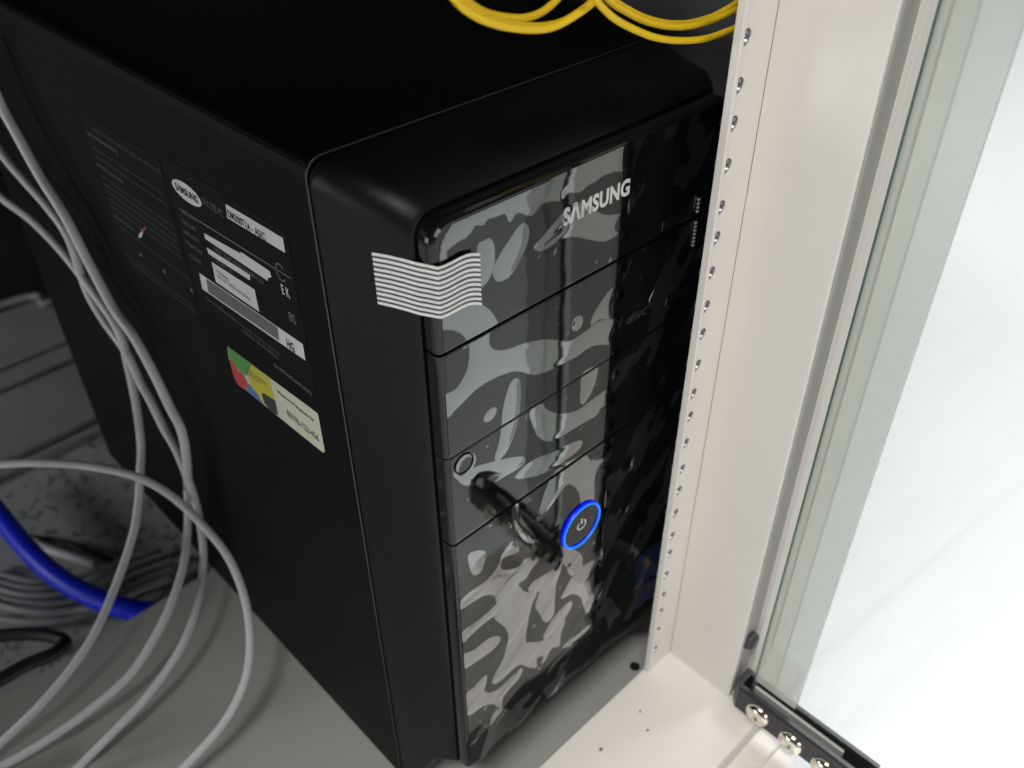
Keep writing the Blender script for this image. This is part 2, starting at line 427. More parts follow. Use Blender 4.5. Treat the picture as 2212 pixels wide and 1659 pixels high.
# wide side panel of the post: runs from the rail towards the front
XP = 0.1745
bm = bm_box(XP - 0.0002, XP + 0.0025, -0.0848, YR - 0.0001, ZS, ZT, 0.0006)
from_bm("post_side", bm, 'paint', rack)
box("post_front", XP + 0.0025, 0.1955, -0.0840, -0.0815, ZS, ZT, 'gasket', rack)
box("post_gasket", 0.1770, 0.1790, -0.0852, -0.0841, ZS, ZT, 'gasket', rack, 0.0003)
box("post_outer_edge", 0.1955, 0.2190, -0.0875, -0.0815, ZS, ZT, 'paint', rack, 0.0008)
box("side_panel", 0.2345, 0.2385, -0.0815, 1.30, ZF, 1.0, 'wall', rack)
# rubber bumper on the post front
bc = at(1610, 1405, 1, -0.0880)
bm = bmesh.new(); bmesh.ops.create_cone(bm, cap_ends=True, segments=28, radius1=0.0072, radius2=0.0060, depth=0.006, matrix=Matrix.Translation((0, 0, 0)))
bmesh.ops.bevel(bm, geom=[e for e in bm.edges if e.calc_face_angle(0) > 0.8], offset=0.0012, segments=3, affect='EDGES')
bmesh.ops.rotate(bm, cent=(0, 0, 0), matrix=Matrix.Rotation(math.radians(90), 3, 'X'), verts=bm.verts)
bmesh.ops.translate(bm, vec=(0.1850, -0.0868, bc[2]), verts=bm.verts)
from_bm("bumper", bm, 'rubber', rack, True)
# closed body of the rack around the interior, plus an unseen shade shelf
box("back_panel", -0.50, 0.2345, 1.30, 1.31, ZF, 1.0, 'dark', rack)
box("shade_shelf", -2.6, 0.2345, -0.028, 1.30, 0.60, 0.62, 'dark', rack)  # unseen; stands for equipment above, widened past the rack to block light
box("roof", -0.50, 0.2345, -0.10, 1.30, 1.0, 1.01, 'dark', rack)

# ------------------------------------------------------------------ glass door with its hinge bracket
door = thing("glass_door", (0.18, -0.095, 0.0), "clear glass door standing open beside the cream post, with a black clamp at its foot", "glass door")
XG = 0.1812
Y0 = -0.0975; YB = -0.1302
box("glass_border", XG - 0.0017, XG + 0.0017, -0.1130, Y0 - 0.0012, 0.0165, 0.66, 'frit', door)
box("glass_border", XG - 0.0017, XG + 0.0017, YB, -0.1131, 0.0165, 0.66, 'frit2', door)
box("glass_pane", XG - 0.0015, XG + 0.0015, -0.62, YB - 0.0001, 0.0, 0.66, 'glass', door)
box("pane_edge", XG - 0.0019, XG + 0.0009, Y0 - 0.0011, Y0, 0.0, 0.66, 'glass_edge', door)
box("pane_edge", XG + 0.0010, XG + 0.0030, Y0 - 0.0009, Y0 - 0.0002, 0.0, 0.66, 'glass_edge2', door)
# U-shaped clamp
bx0, bx1, by0, by1, bz0, bz1 = 0.1700, 0.1888, -0.190, -0.0925, -0.0115, 0.0110
bm = bmesh.new()
prof2 = [(bx0, bz0), (bx1, bz0), (bx1, bz1 - 0.001), (bx1 - 0.001, bz1), (bx1 - 0.0035, bz1), (bx1 - 0.0040, bz1 - 0.0006), (bx1 - 0.0040, bz0 + 0.006), (bx0 + 0.0050, bz0 + 0.006), (bx0 + 0.0050, bz1 - 0.0006), (bx0 + 0.0044, bz1), (bx0 + 0.0016, bz1), (bx0, bz1 - 0.0016)]
n = len(prof2)
va = [bm.verts.new((x, by1, z)) for x, z in prof2]; vb = [bm.verts.new((x, by0, z)) for x, z in prof2]
for i in range(n): bm.faces.new((va[i], va[(i + 1) % n], vb[(i + 1) % n], vb[i]))
bm.faces.new(va); bm.faces.new(vb[::-1])
clamp = from_bm("hinge_clamp", bm, 'bracket', door)
bm = bmesh.new()
ec = [(bx0, by1), (bx0 + 0.0048, by1 + 0.0048), (bx1, by1 + 0.0048), (bx1, by1)]
v1 = [bm.verts.new((x, y, bz0)) for x, y in ec]; v2 = [bm.verts.new((x, y, bz1)) for x, y in ec]
bm.faces.new(v1[::-1]); bm.faces.new(v2)
for i in range(4): bm.faces.new((v1[i], v1[(i + 1) % 4], v2[(i + 1) % 4], v2[i]))
from_bm("end_cap", bm, 'bracket', clamp)
box("rubber_strip", XG - 0.0005, XG + 0.0020, -0.168, -0.099, 0.0005, 0.0075, 'gasket', clamp, 0.0005)
def screw(parent, c, r=0.0092):
    n = 28; V = []; F = []; m_ = 9
    for i in range(m_):
        a = math.radians(90 * i / (m_ - 1)); rr_ = r * math.cos(a); h = 0.0052 * math.sin(a)
        for k in range(n):
            t = 2 * math.pi * k / n; u, w = rr_ * math.cos(t), rr_ * math.sin(t)
            # cross recess
            dd = min(abs(u * 0.8 + w * 0.6), abs(-u * 0.6 + w * 0.8))
            q = math.hypot(u, w)
            dep = 0.0030 * max(0, 1 - dd / 0.0016) * max(0, 1 - q / (r * 0.62))
            V.append((c[0] - h + dep, c[1] + u, c[2] + w))
    for i in range(m_ - 1):
        for k in range(n): F.append((i * n + k, i * n + (k + 1) % n, (i + 1) * n + (k + 1) % n, (i + 1) * n + k))
    return from_pydata("screw", V, F, 'chrome', parent, True)
for px, py in ((1633, 1547), (1704, 1607), (1775, 1664)):
    p = at(px, py, 0, bx0 - 0.002); screw(clamp, (bx0, p[1], p[2]))

# ------------------------------------------------------------------ the tower
tower = thing("desktop_computer", (0.09, 0.3, ZP), "black desktop computer tower with film-covered glossy front and blue lit power ring", "computer")
CX0, CX1, CY0, CY1, CZ1 = -0.0205, 0.2075, 0.0562, 0.540, 0.4180
# steel case: rounded long edges
secs = []
for y, ins in ((CY0 + 0.0, 0.0006), (CY0 + 0.0008, 0.0), (CY1 - 0.002, 0.0), (CY1, 0.002)):
    secs.append((y, rrect(CX0 + ins, CX1 - ins, ZP + 0.001 + ins, CZ1 - ins, 0.0085, 6, 0.003)))
from_bm("case", loft_bm(secs, True, True), 'case', tower)
# lighter strip where case meets front shell; the edge's highlight is in its colour
P = [(x, 0.0555, z) for x, z in rrect(CX0 - 0.0002, CX1 + 0.0002, ZP + 0.004, CZ1 + 0.0002, 0.0085, 8, 0.003)]
V, F = tube_mesh(P, 0.00045, 6, True)
from_pydata("seam_highlight", V, F, 'seam', tower, True)
# front shell, flaring from the bezel back to the case
SH = [(0.0550, -0.0200, 0.2098, ZP + 0.001, 0.4178, 0.012), (0.0500, -0.0192, 0.2091, ZP + 0.001, 0.4172, 0.012), (0.0440, -0.0180, 0.2079, -0.0560, 0.4165, 0.012),
      (0.0380, -0.0166, 0.2065, -0.0420, 0.4155, 0.012), (0.0320, -0.0148, 0.2048, -0.0240, 0.4143, 0.012), (0.0260, -0.0126, 0.2054, -0.0110, 0.4128, 0.012),
      (0.0200, -0.0102, 0.2065, -0.0045, 0.4108, 0.012), (0.0150, -0.0080, 0.2030, -0.0020, 0.4086, 0.012), (0.0110, -0.0058, 0.1989, -0.0010, 0.4060, 0.012),
      (0.0092, -0.0044, 0.1968, -0.0010, 0.4046, 0.011), (0.0088, -0.0036, 0.1958, -0.0005, 0.4038, 0.0105)]
secs = [(y, rrect(a, b, c, d, r, 8, 0.004)) for y, a, b, c, d, r in SH]
secs.append((0.0120, rrect(-0.0032, 0.1950, 0.0, 0.4034, 0.010, 8, 0.004)))
shell = from_bm("front_shell", loft_bm(secs, False, True), 'shell', tower, True)
# glossy bezel cut into four covers by dark gaps
LINES = [0.3399, 0.2792, 0.2189]
GAPS = [0.0017, 0.0007, 0.0013]
def bezel_bm():
    s = [(0.0105, -0.0030, 0.1985, -0.0005, 0.4030, 0.0100), (0.0035, -0.0030, 0.1985, -0.0005, 0.4030, 0.0100), (0.0018, -0.0027, 0.1982, -0.0002, 0.4026, 0.0098),
         (0.0006, -0.0020, 0.1975, 0.0003, 0.4018, 0.0094), (0.0, -0.0008, 0.1965, 0.0012, 0.4008, 0.0088)]
    return loft_bm([(y, rrect(a, b, c, d, r, 8, 0.003)) for y, a, b, c, d, r in s], True, True)
def clip(bm, z0, z1):
    for z, up in ((z0, False), (z1, True)):
        if z is None: continue
        g = list(bm.verts) + list(bm.edges) + list(bm.faces)
        res = bmesh.ops.bisect_plane(bm, geom=g, plane_co=(0, 0, z), plane_no=(0, 0, 1), clear_outer=up, clear_inner=not up)
        es = [e for e in res['geom_cut'] if isinstance(e, bmesh.types.BMEdge)]
        bmesh.ops.holes_fill(bm, edges=es, sides=0)
    return bm
ranges = [("top_cover", LINES[0] + GAPS[0] / 2, None), ("optical_drive_cover", LINES[1] + GAPS[1] / 2, LINES[0] - GAPS[0] / 2),
          ("card_slot_cover", LINES[2] + GAPS[2] / 2, LINES[1] - GAPS[1] / 2), ("lower_cover", None, LINES[2] - GAPS[2] / 2)]
covers = []
for nm, z0, z1 in ranges:
    covers.append(from_bm(nm, clip(bezel_bm(), z0, z1), 'gloss', tower))

# ---- protective film with trapped air, one piece per cover
def C2(x, y): return ((1300 + 0.7233 * x) / 1.8228, 0.7233 * y / 1.8228)
def C6(x, y): return ((1400 + 0.6329 * x) / 1.8228, (1000 + 0.6329 * y) / 1.8228)
def G6(x, y): return ((1700 + 0.36166 * x) / 1.8228, (850 + 0.36166 * y) / 1.8228)
def G7(x, y): return ((1700 + 0.49659 * x) / 1.8228, (2200 + 0.49659 * y) / 1.8228)
AIR = [
 (C2, [(560,1460),(575,1430),(590,1340),(650,1220),(800,1150),(1000,1050),(1190,960),(1400,880),(1600,790),(1605,920),(1540,935),(1470,965),(1440,990),(1400,1010),(1360,1045),(1290,1050),(1260,1090),(1200,1095),(1150,1110),(1120,1150),(1090,1175),(1040,1160),(1010,1160),(975,1210),(950,1165),(900,1180),(860,1190),(830,1225),(790,1225),(760,1270),(690,1320),(650,1350),(630,1375),(640,1440)]),
 (G6, [(490,350),(560,270),(630,245),(670,300),(685,420),(670,560),(620,690),(560,760),(490,800)]),
 (G6, [(840,260),(930,130),(990,80),(1040,100),(1058,180),(1030,320),(960,480),(860,640),(780,700),(710,710),(670,660),(670,560),(750,400)]),
 (G6, [(1300,110),(1200,230),(1120,310),(1110,360),(1170,385),(1240,360),(1300,320),(1400,260),(1520,225),(1640,240),(1780,270),(1880,275),(1960,240),(2030,190),(1990,150),(2000,80),(2060,-20),(1900,-10),(1780,-60),(1640,-130),(1540,-130),(1430,-40)]),
 (C6, [(515,395),(600,350),(690,310),(760,305),(830,345),(870,400),(880,440),(835,490),(832,560),(870,597),(950,590),(1050,555),(1170,530),(1260,535),(1330,540),(1430,480),(1500,425),(1560,408),(1640,410),(1620,450),(1590,520),(1585,560),(1500,565),(1440,590),(1370,640),(1290,680),(1200,725),(1110,752),(1040,735),(980,730),(900,755),(810,800),(740,850),(680,910),(620,970),(560,1020),(548,890),(620,840),(680,750),(705,650),(700,560),(660,500),(600,472),(520,465)]),
 (C6, [(1345,445),(1360,400),(1395,382),(1412,400),(1405,445),(1375,478),(1348,472)]),
 (C6, [(1460,430),(1480,370),(1530,290),(1590,215),(1605,235),(1590,320),(1580,400),(1520,405),(1470,440)]),
 (C6, [(1000,772),(1022,800),(1028,900),(1010,1040),(970,1160),(930,1240),(880,1288),(865,1260),(890,1180),(905,1080),(915,960),(950,830),(975,785)]),
 (C6, [(795,1030),(810,990),(850,955),(875,960),(868,1000),(830,1040),(800,1042)]),
 (C6, [(1410,740),(1500,700),(1495,780),(1460,870),(1420,930),(1395,920),(1398,850)]),
 (C6, [(1085,975),(1160,930),(1180,960),(1230,985),(1290,992),(1380,970),(1450,920),(1520,870),(1560,845),(1575,870),(1570,930),(1520,960),(1500,1000),(1400,1060),(1300,1120),(1200,1165),(1130,1130),(1095,1050)]),
 (C6, [(990,1390),(1040,1330),(1120,1270),(1220,1235),(1330,1180),(1400,1158),(1405,1190),(1360,1240),(1260,1310),(1150,1370),(1050,1395)]),
 (C6, [(640,1390),(730,1330),(800,1305),(900,1280),(1000,1260),(1050,1265),(1052,1300),(1000,1340),(900,1400),(850,1430),(890,1380),(770,1390),(730,1440),(660,1430)]),
 (C6, [(612,1340),(640,1275),(690,1235),(740,1245),(745,1295),(705,1365),(650,1405),(612,1385)]),
 (C6, [(1190,1440),(1260,1330),(1420,1250),(1460,1280),(1540,1270),(1600,1200),(1560,1300),(1490,1370),(1480,1540),(1440,1530),(1400,1560),(1385,1480),(1330,1430),(1280,1470),(1220,1560),(1150,1655),(1120,1650),(1150,1560)]),
 (C6, [(968,1570),(1010,1555),(1030,1640),(1110,1740),(1120,1790),(1060,1790),(990,1700)]),
 (G7, [(290,-40),(420,-60),(400,80),(340,130),(305,90)]),
 (G7, [(230,330),(300,260),(430,170),(520,60),(560,-40),(640,-140),(690,-60),(560,0),(560,85),(690,60),(740,0),(850,-10),(790,80),(740,160),(690,190),(690,210),(740,260),(830,270),(800,340),(775,430),(740,640),(770,655),(850,655),(920,620),(980,560),(1040,490),(1055,500),(1020,600),(1010,690),(970,700),(940,720),(900,800),(865,835),(880,770),(830,790),(830,860),(770,860),(700,835),(640,870),(560,950),(500,990),(475,970),(500,910),(560,800),(595,680),(600,600),(575,540),(500,480),(490,455),(400,520),(300,610),(248,660),(240,580),(330,510),(430,430),(510,350),(500,320),(490,290),(420,290),(340,330),(225,400)]),
 (G7, [(245,760),(330,720),(430,640),(500,612),(538,622),(530,660),(470,730),(370,800),(255,865)]),
 (G7, [(270,1080),(340,1010),(400,940),(435,925),(430,980),(415,1040),(450,1060),(540,1020),(640,920),(700,865),(715,875),(690,940),(620,1020),(560,1100),(545,1180),(480,1150),(400,1170),(280,1240)]),
 (G7, [(760,240),(800,180),(880,130),(960,80),(1010,40),(1035,10),(1020,90),(985,200),(970,330),(965,430),(920,495),(880,490),(850,430),(820,380),(840,300),(850,260),(800,265)]),
 (G7, [(880,620),(900,570),(960,470),(1040,380),(1090,335),(1110,345),(1100,390),(1040,490),(960,590),(900,632)]),
 (G7, [(1020,310),(1060,230),(1110,140),(1190,60),(1290,10),(1250,100),(1240,170),(1270,270),(1285,360),(1240,460),(1200,380),(1180,310),(1120,275),(1060,300)]),
 (G7, [(1030,710),(1070,660),(1160,590),(1260,510),(1250,560),(1190,620),(1100,690)]),
 (G7, [(1060,60),(1100,130),(1180,100),(1190,50),(1180,-40),(1040,-100),(1000,-20)]),
 # faint pockets in the dark right part and near the bottom edge
 (G7, [(880,1040),(960,960),(1050,870),(1060,930),(1250,800),(1400,650),(1600,520),(1640,480),(1640,560),(1340,780),(1050,1000),(940,1100)]),
 (G7, [(480,1230),(560,1180),(640,1200),(760,1170),(860,1080),(800,1180),(700,1330),(620,1350),(480,1480),(380,1600),(420,1450)]),
 (G7, [(1290,380),(1400,300),(1460,380),(1500,430),(1440,480),(1400,560),(1380,470),(1310,430)]),
 (C6, [(1700,1560),(1760,1450),(1850,1330),(1960,1180),(1900,1330),(1800,1480)]),
 (C6, [(1600,720),(1680,640),(1750,620),(1720,700),(1650,800),(1590,860)]),
]
HOLES = [(C6, [(640,1345),(660,1290),(700,1260),(728,1275),(722,1310),(690,1355),(650,1380)]),
         (G6, [(1225,330),(1300,260),(1400,190),(1420,130),(1340,200),(1240,290)])]
def to_plane(fn, pts):
    out = []
    for x, y in pts:
        p = at(*fn(x, y), 1, 0.0); out.append((p[0], p[2]))
    return out
def smooth_closed(P, per=5):
    P = [np.array(p) for p in P]; n = len(P); out = []
    for i in range(n):
        p0, p1, p2, p3 = P[i - 1], P[i], P[(i + 1) % n], P[(i + 2) % n]
        for k in range(per):
            t = k / per
            out.append(0.5 * ((2 * p1) + (-p0 + p2) * t + (2 * p0 - 5 * p1 + 4 * p2 - p3) * t * t + (-p0 + 3 * p1 - 3 * p2 + p3) * t ** 3))
    return np.array(out)
def sdist(X, Z, P):
    """signed distance (positive inside) to polygon P, vectorised"""
    best = np.full(X.shape, 1e9); inside = np.zeros(X.shape, bool); n = len(P)
    for i in range(n):
        ax, az = P[i]; bx, bz = P[(i + 1) % n]; ex, ez = bx - ax, bz - az; L2 = ex * ex + ez * ez + 1e-18
        t = np.clip(((X - ax) * ex + (Z - az) * ez) / L2, 0, 1)
        best = np.minimum(best, (X - ax - t * ex) ** 2 + (Z - az - t * ez) ** 2)
        c = ((az > Z) != (bz > Z)); 
        with np.errstate(divide='ignore', invalid='ignore'):
            xi = ax + (Z - az) / (ez if abs(ez) > 1e-15 else 1e-15) * ex
        inside ^= (c & (X < xi))
    d = np.sqrt(best); return np.where(inside, d, -d)
OUTL = smooth_closed([(0.0002, 0.372), (0.0012, 0.390), (0.0060, 0.3985), (0.014, 0.4003), (0.05, 0.4005), (0.10, 0.4008), (0.16, 0.4008), (0.190, 0.3995), (0.1965, 0.392), (0.1968, 0.25), (0.1968, 0.10), (0.1968, -0.0185), (0.165, -0.009), (0.141, -0.0032), (0.11, -0.0008), (0.0738, 0.0004), (0.04, 0.0002), (0.0, 0.0002), (-0.0008, 0.03), (-0.0012, 0.1), (-0.0008, 0.2), (-0.0006, 0.3)], 4)
STEP = 0.00085
gx = np.arange(-0.003, 0.1990, STEP); gz = np.arange(-0.021, 0.4035, STEP)
GX, GZ = np.meshgrid(gx, gz)
mask = sdist(GX, GZ, OUTL)
air = np.full(GX.shape, -0.01)
for fn, pts in AIR:
    air = np.maximum(air, sdist(GX, GZ, smooth_closed(to_plane(fn, pts))))
for fn, pts in HOLES:
    air = np.minimum(air, -sdist(GX, GZ, smooth_closed(to_plane(fn, pts))))
# many tiny air specks
rs = np.random.RandomState(4)
for i in range(150):
    cx, cz = rs.uniform(0.0, 0.195), rs.uniform(0.0, 0.40); r_ = rs.choice([0.0004, 0.0006, 0.0009, 0.0013], p=[.4, .3, .2, .1])
    st = rs.uniform(1, 2.2); an = rs.uniform(0.6, 1.4); ca, sa = math.cos(an), math.sin(an)
    u = (GX - cx) * ca + (GZ - cz) * sa; w = -(GX - cx) * sa + (GZ - cz) * ca
    air = np.maximum(air, r_ - np.sqrt((u / st) ** 2 + w ** 2))
def vnoise(x, z, sx, sz, seed):
    r = np.random.RandomState(seed); G = r.rand(64, 64)
    a = x / sx + 20; b = z / sz + 20; i = np.floor(a).astype(int); j = np.floor(b).astype(int); f = a - i; g = b - j
    f = f * f * f * (f * (f * 6 - 15) + 10); g = g * g * g * (g * (g * 6 - 15) + 10)
    q = lambda p, s: G[p % 64, s % 64]
    return (q(i, j) * (1 - f) + q(i + 1, j) * f) * (1 - g) + (q(i, j + 1) * (1 - f) + q(i + 1, j + 1) * f) * g - 0.5
# loosely lying film near the right edge and along the bottom: many irregular air patches
reg = np.clip((GX - 0.114) / 0.02, 0, 1) + np.clip((0.035 - GZ) / 0.02, 0, 1)
ua, va = GX * 0.5 + GZ * 0.86, -GX * 0.86 + GZ * 0.5
fld = vnoise(va, ua, 0.012, 0.034, 11) + 0.45 * vnoise(va, ua, 0.005, 0.012, 12)
air = np.maximum(air, np.where(reg > 0.3, (fld - 0.20) * 0.02, -0.01))
# height of the film above the plastic: pockets bulge, and the lower end has come loose in waves
puff = np.clip(air, 0, 0.0035)
lift = 0.00022 + 0.028 * puff
low = np.clip((0.235 - GZ) / 0.20, 0, 1)
uu = GX * 0.80 + GZ * 0.60; vv = -GX * 0.60 + GZ * 0.80
waves = vnoise(vv, uu, 0.013, 0.045, 3) * 0.0016 + vnoise(vv, uu, 0.006, 0.02, 5) * 0.0005
lift = lift + np.clip(waves, -0.0004, 1) * low * 0.55 + low * 0.0003
lift = np.maximum(lift, 0.00015)
lift[GZ < 0.0015] = np.maximum(lift[GZ < 0.0015], 0.0006)
def film_piece(parent, z0, z1):
    z0 = -1 if z0 is None else z0; z1 = 9 if z1 is None else z1
    nz, nx = GX.shape
    ok = (mask > 0) & (GZ > z0 + 0.0002) & (GZ < z1 - 0.0002)
    quad = ok[:-1, :-1] & ok[1:, :-1] & ok[:-1, 1:] & ok[1:, 1:]
    jj, ii = np.nonzero(quad); idx = np.arange(nz * nx).reshape(nz, nx)
    F = np.stack([idx[jj, ii], idx[jj, ii + 1], idx[jj + 1, ii + 1], idx[jj + 1, ii]], 1)
    used, inv = np.unique(F, return_inverse=True); F = inv.reshape(F.shape)
    V = np.stack([GX.ravel(), -lift.ravel(), GZ.ravel()], 1)[used]
    me = bpy.data.meshes.new("protective_film"); me.from_pydata([tuple(v) for v in (V * S).tolist()], [], F.tolist()); me.update()
    a = me.attributes.new("air", 'FLOAT', 'POINT'); a.data.foreach_set("value", air.ravel()[used].astype(np.float32))
    return link("protective_film", me, 'film', parent, True)
films = []
for cov, (nm, z0, z1) in zip(covers, ranges):
    films.append(film_piece(cov, z0, z1))

# ---- printing and fittings of the front
def front_text(body, p0, p1, h, m, parent, bold=0, shear=0, y=-0.00012, name="lettering"):
    a = at(*p0, 1, 0.0); b = at(*p1, 1, 0.0)
    return text_on(name, body, (a[0], y, a[2]), (1, 0, 0), (0, 0, 1), h, m, parent, bold, width=b[0] - a[0], shear=shear)
# brand lettering built as strokes (the A has no crossbar)
a = at(1216, 489, 1, 0.0); b = at(1359, 420, 1, 0.0)
h_ = 0.0135
h_ = 0.0080
text_on("brand_lettering", "S\u039bMSUNG", (a[0], -0.00013, a[2] + 0.0002), (1, 0, 0), (0, 0, 1), h_, 'silver_ink', covers[0], bold=0.042, width=b[0] - a[0], spacing=1.06)
front_text("disc", (1353, 702), (1396, 676), 0.0058, 'dim_ink', covers[1], 0.01, 0.15, name="disc_mark")
# slot buttons of the two drive bays (barely visible)
for cov, (q0, q1) in ((covers[0], ((1428, 492), (1470, 470))), (covers[1], ((1436, 655), (1492, 622)))):
    p = at(*q0, 1, 0); q = at(*q1, 1, 0)
    box("eject_button", p[0], q[0] + 0.006, -0.0011, -0.0001, p[2] - 0.002, p[2] + 0.004, 'gloss', cov, 0.0004)
# ribbed finger grip near the right edge
pz0 = at(1488, 534, 1, 0)[2]; pz1 = at(1515, 435, 1, 0)[2]; px0 = at(1505, 450, 1, 0)[0]
bm = bmesh.new(); k = 0; z = pz0
while z < pz1 and z < LINES[0] - 0.002: bm_box(px0, 0.190, -0.0012, -0.0001, z, z + 0.0010, 0.0002, 1, bm); z += 0.0021
from_bm("finger_grip", bm, 'shell', covers[1])
bm = bmesh.new(); z = LINES[0] + 0.0022
while z < pz1 + 0.004: bm_box(px0, 0.190, -0.0012, -0.0001, z, z + 0.0010, 0.0002, 1, bm); z += 0.0021
from_bm("finger_grip", bm, 'shell', covers[0])
bm = bmesh.new(); z = pz0
while z < pz1 + 0.003:
    if abs(z - LINES[0]) > 0.0020: bm_box(px0 - 0.0014, px0 + 0.0004, -0.0016, -0.0004, z, z + 0.0013, 0.0003, 1, bm)
    z += 0.0023
from_bm("grip_edge", bm, 'bar_light', covers[0])
# round socket seen through its hole in the film
V = []; F = []; jc = (0.0080, 0.2709); n = 32
for r_, y_ in ((0.0062, -0.0006), (0.0058, -0.0009), (0.0054, -0.0006), (0.0050, -0.00005)):
    for k in range(n): t = 2 * math.pi * k / n; V.append((jc[0] + r_ * math.cos(t), y_, jc[1] + r_ * math.sin(t)))
for i in range(3):
    for k in range(n): F.append((i * n + k, i * n + (k + 1) % n, (i + 1) * n + (k + 1) % n, (i + 1) * n + k))
V.append((jc[0], -0.00008, jc[1])); F += [(3 * n + k, 3 * n + (k + 1) % n, 4 * n) for k in range(n)]
from_pydata("lock_ring", V, F, ['shell', 'black'], covers[2], True, mi=[0] * (3 * n) + [1] * n)

# power button: black disc, glowing blue ring, symbol
pc = np.array([0.0972, -0.0010, 0.1611]); PR = 0.0160
n = 48
V = [(pc[0] + (PR - 0.0008) * math.cos(2 * math.pi * k / n), -0.0013, pc[2] + (PR - 0.0008) * math.sin(2 * math.pi * k / n)) for k in range(n)]
V += [(x, 0.0005, z) for x, _, z in V]
button = from_pydata("power_button", V, [tuple(range(n))] + [(k, (k + 1) % n, n + (k + 1) % n, n + k) for k in range(n)], 'gloss', covers[3])
P = [(pc[0] + PR * math.cos(2 * math.pi * k / 72), -0.0011, pc[2] + PR * math.sin(2 * math.pi * k / 72)) for k in range(72)]
V, F = tube_mesh(P, 0.00108, 12, True); from_pydata("light_ring", V, F, 'ring', button, True)
P = [(pc[0] + (PR - 0.00005) * math.cos(2 * math.pi * k / 72), -0.0020, pc[2] + (PR - 0.00005) * math.sin(2 * math.pi * k / 72)) for k in range(72)]
V, F = tube_mesh(P, 0.00066, 8, True); from_pydata("light_core", V, F, 'ring_core', button, True)
V = []; F = []; sc = (pc[0] + 0.0, pc[2] + 0.0008); m_ = 30
for k in range(m_ + 1):
    t = math.radians(90 + 38 + (360 - 76) * k / m_)
    for r_ in (0.0040, 0.0031): V.append((sc[0] + r_ * math.cos(t), -0.0015, sc[1] + r_ * math.sin(t)))
F = [(2 * k, 2 * k + 2, 2 * k + 3, 2 * k + 1) for k in range(m_)]
b0 = len(V); V += [(sc[0] - 0.0005, -0.0015, sc[1] + 0.0008), (sc[0] + 0.0005, -0.0015, sc[1] + 0.0008), (sc[0] + 0.0005, -0.0015, sc[1] + 0.0050), (sc[0] - 0.0005, -0.0015, sc[1] + 0.0050)]
F.append((b0, b0 + 1, b0 + 2, b0 + 3)); from_pydata("power_symbol", V, F, 'silver_ink', button)

def poly_on(name, pts_px, ax, v, m, parent):
    V = [at(px, py, ax, v) for px, py in pts_px]
    return from_pydata(name, V, [tuple(range(len(V)))], m, parent)
D = lambda x, y: (x / 1.8228, y / 1.8228)
def Q5(x, y): return ((2350 + 0.36157 * x) / 1.8228, (1900 + 0.36157 * y) / 1.8228)
# half hidden blue badges at the lower right of the front
bd = poly_on("blue_badge", [Q5(390,1100), Q5(400,1000), Q5(415,880), Q5(480,800), Q5(580,710), Q5(700,640), Q5(800,800), Q5(760,960), Q5(620,1010), Q5(480,1090)], 1, -0.00011, 'badge_blue', covers[3])
poly_on("badge_emblem", [Q5(485,850), Q5(530,815), Q5(580,790), Q5(585,880), Q5(545,935), Q5(515,930), Q5(520,880)], 1, -0.00016, 'badge_gold', bd)
poly_on("pale_badge", [Q5(415,1360), Q5(420,1200), Q5(500,1110), Q5(600,1060), Q5(760,980), Q5(760,1180), Q5(560,1260), Q5(440,1370)], 1, -0.00011, 'badge_light', covers[3])

# ---- striped tape folded round the corner of the front
tz1, tz0 = 0.3850, 0.3600
path = [(-0.0128, 0.0262), (-0.0100, 0.0195), (-0.0074, 0.0138), (-0.0050, 0.0086), (-0.0044, 0.0072), (-0.0034, 0.0036), (-0.0022, -0.0006), (-0.0013, -0.0018), (0.002, -0.0019), (0.006, -0.0020), (0.010, -0.0021), (0.014, -0.0021), (0.0175, -0.0022), (0.0204, -0.0030)]
rows = 21; V = []; F = []; mi = []
edges = [0.0]
for k in range(rows): edges.append(edges[-1] + (0.56 if k % 2 == 0 else 0.46))
tot = edges[-1]
for j, e in enumerate(edges):
    for i, (x, y) in enumerate(path):
        s = i / (len(path) - 1)
        dz = 0.0006 * math.sin(s * 7) * (e / tot) + (0.0022 * max(0, (x - 0.006) / 0.015) ** 2)
        V.append((x, y + 0.0001 * math.sin(j * 1.7), tz1 - (tz1 - tz0) * e / tot + 0.0 - dz * 0.8 + 0.0004 * math.sin(i * 1.3)))
npth = len(path)
for j in range(rows):
    for i in range(npth - 1):
        F.append((j * npth + i, (j + 1) * npth + i, (j + 1) * npth + i + 1, j * npth + i + 1)); mi.append(j % 2)
tp = from_pydata("striped_tape", V, F, ['tape_white', 'tape_black'], tower, False, mi=mi)
sm = tp.modifiers.new("thickness", 'SOLIDIFY'); sm.thickness = 0.00012; sm.offset = 0

# ---- stickers on the left side
XS = CX0
def sp(px, py, d=0.0): p = at(px / 1.8228, py / 1.8228, 0, XS - d); return p
def side_poly(name, pts, m, parent, d):
    V = [sp(px, py, d) for px, py in pts]
    return from_pydata(name, V, [tuple(range(len(V)))], m, parent)
def side_quad(name, y0, y1, z0, z1, m, parent, d):      # y0 > y1 (rear to front)
    return from_pydata(name, [(XS - d, y0, z1), (XS - d, y1, z1), (XS - d, y1, z0), (XS - d, y0, z0)], [(0, 1, 2, 3)], m, parent)
def side_text(body, y, z, w, h, m, parent, d, bold=0.0, name="small_print"):
    return text_on(name, body, (XS - d, y, z), (0, -1, 0), (0, 0, 1), h, m, parent, bold, width=w)
e1, e2, e3 = 0.00015, 0.0003, 0.00045
spec = side_quad("rating_label", 0.198, 0.080, 0.286, 0.376, 'label', tower, e1)
V = [(XS - e2, 0.1775 + 0.0155 * math.cos(2 * math.pi * k / 40), 0.3617 + 0.0056 * math.sin(2 * math.pi * k / 40)) for k in range(40)]
from_pydata("oval_logo", V, [tuple(range(40))], 'white_ink', spec)
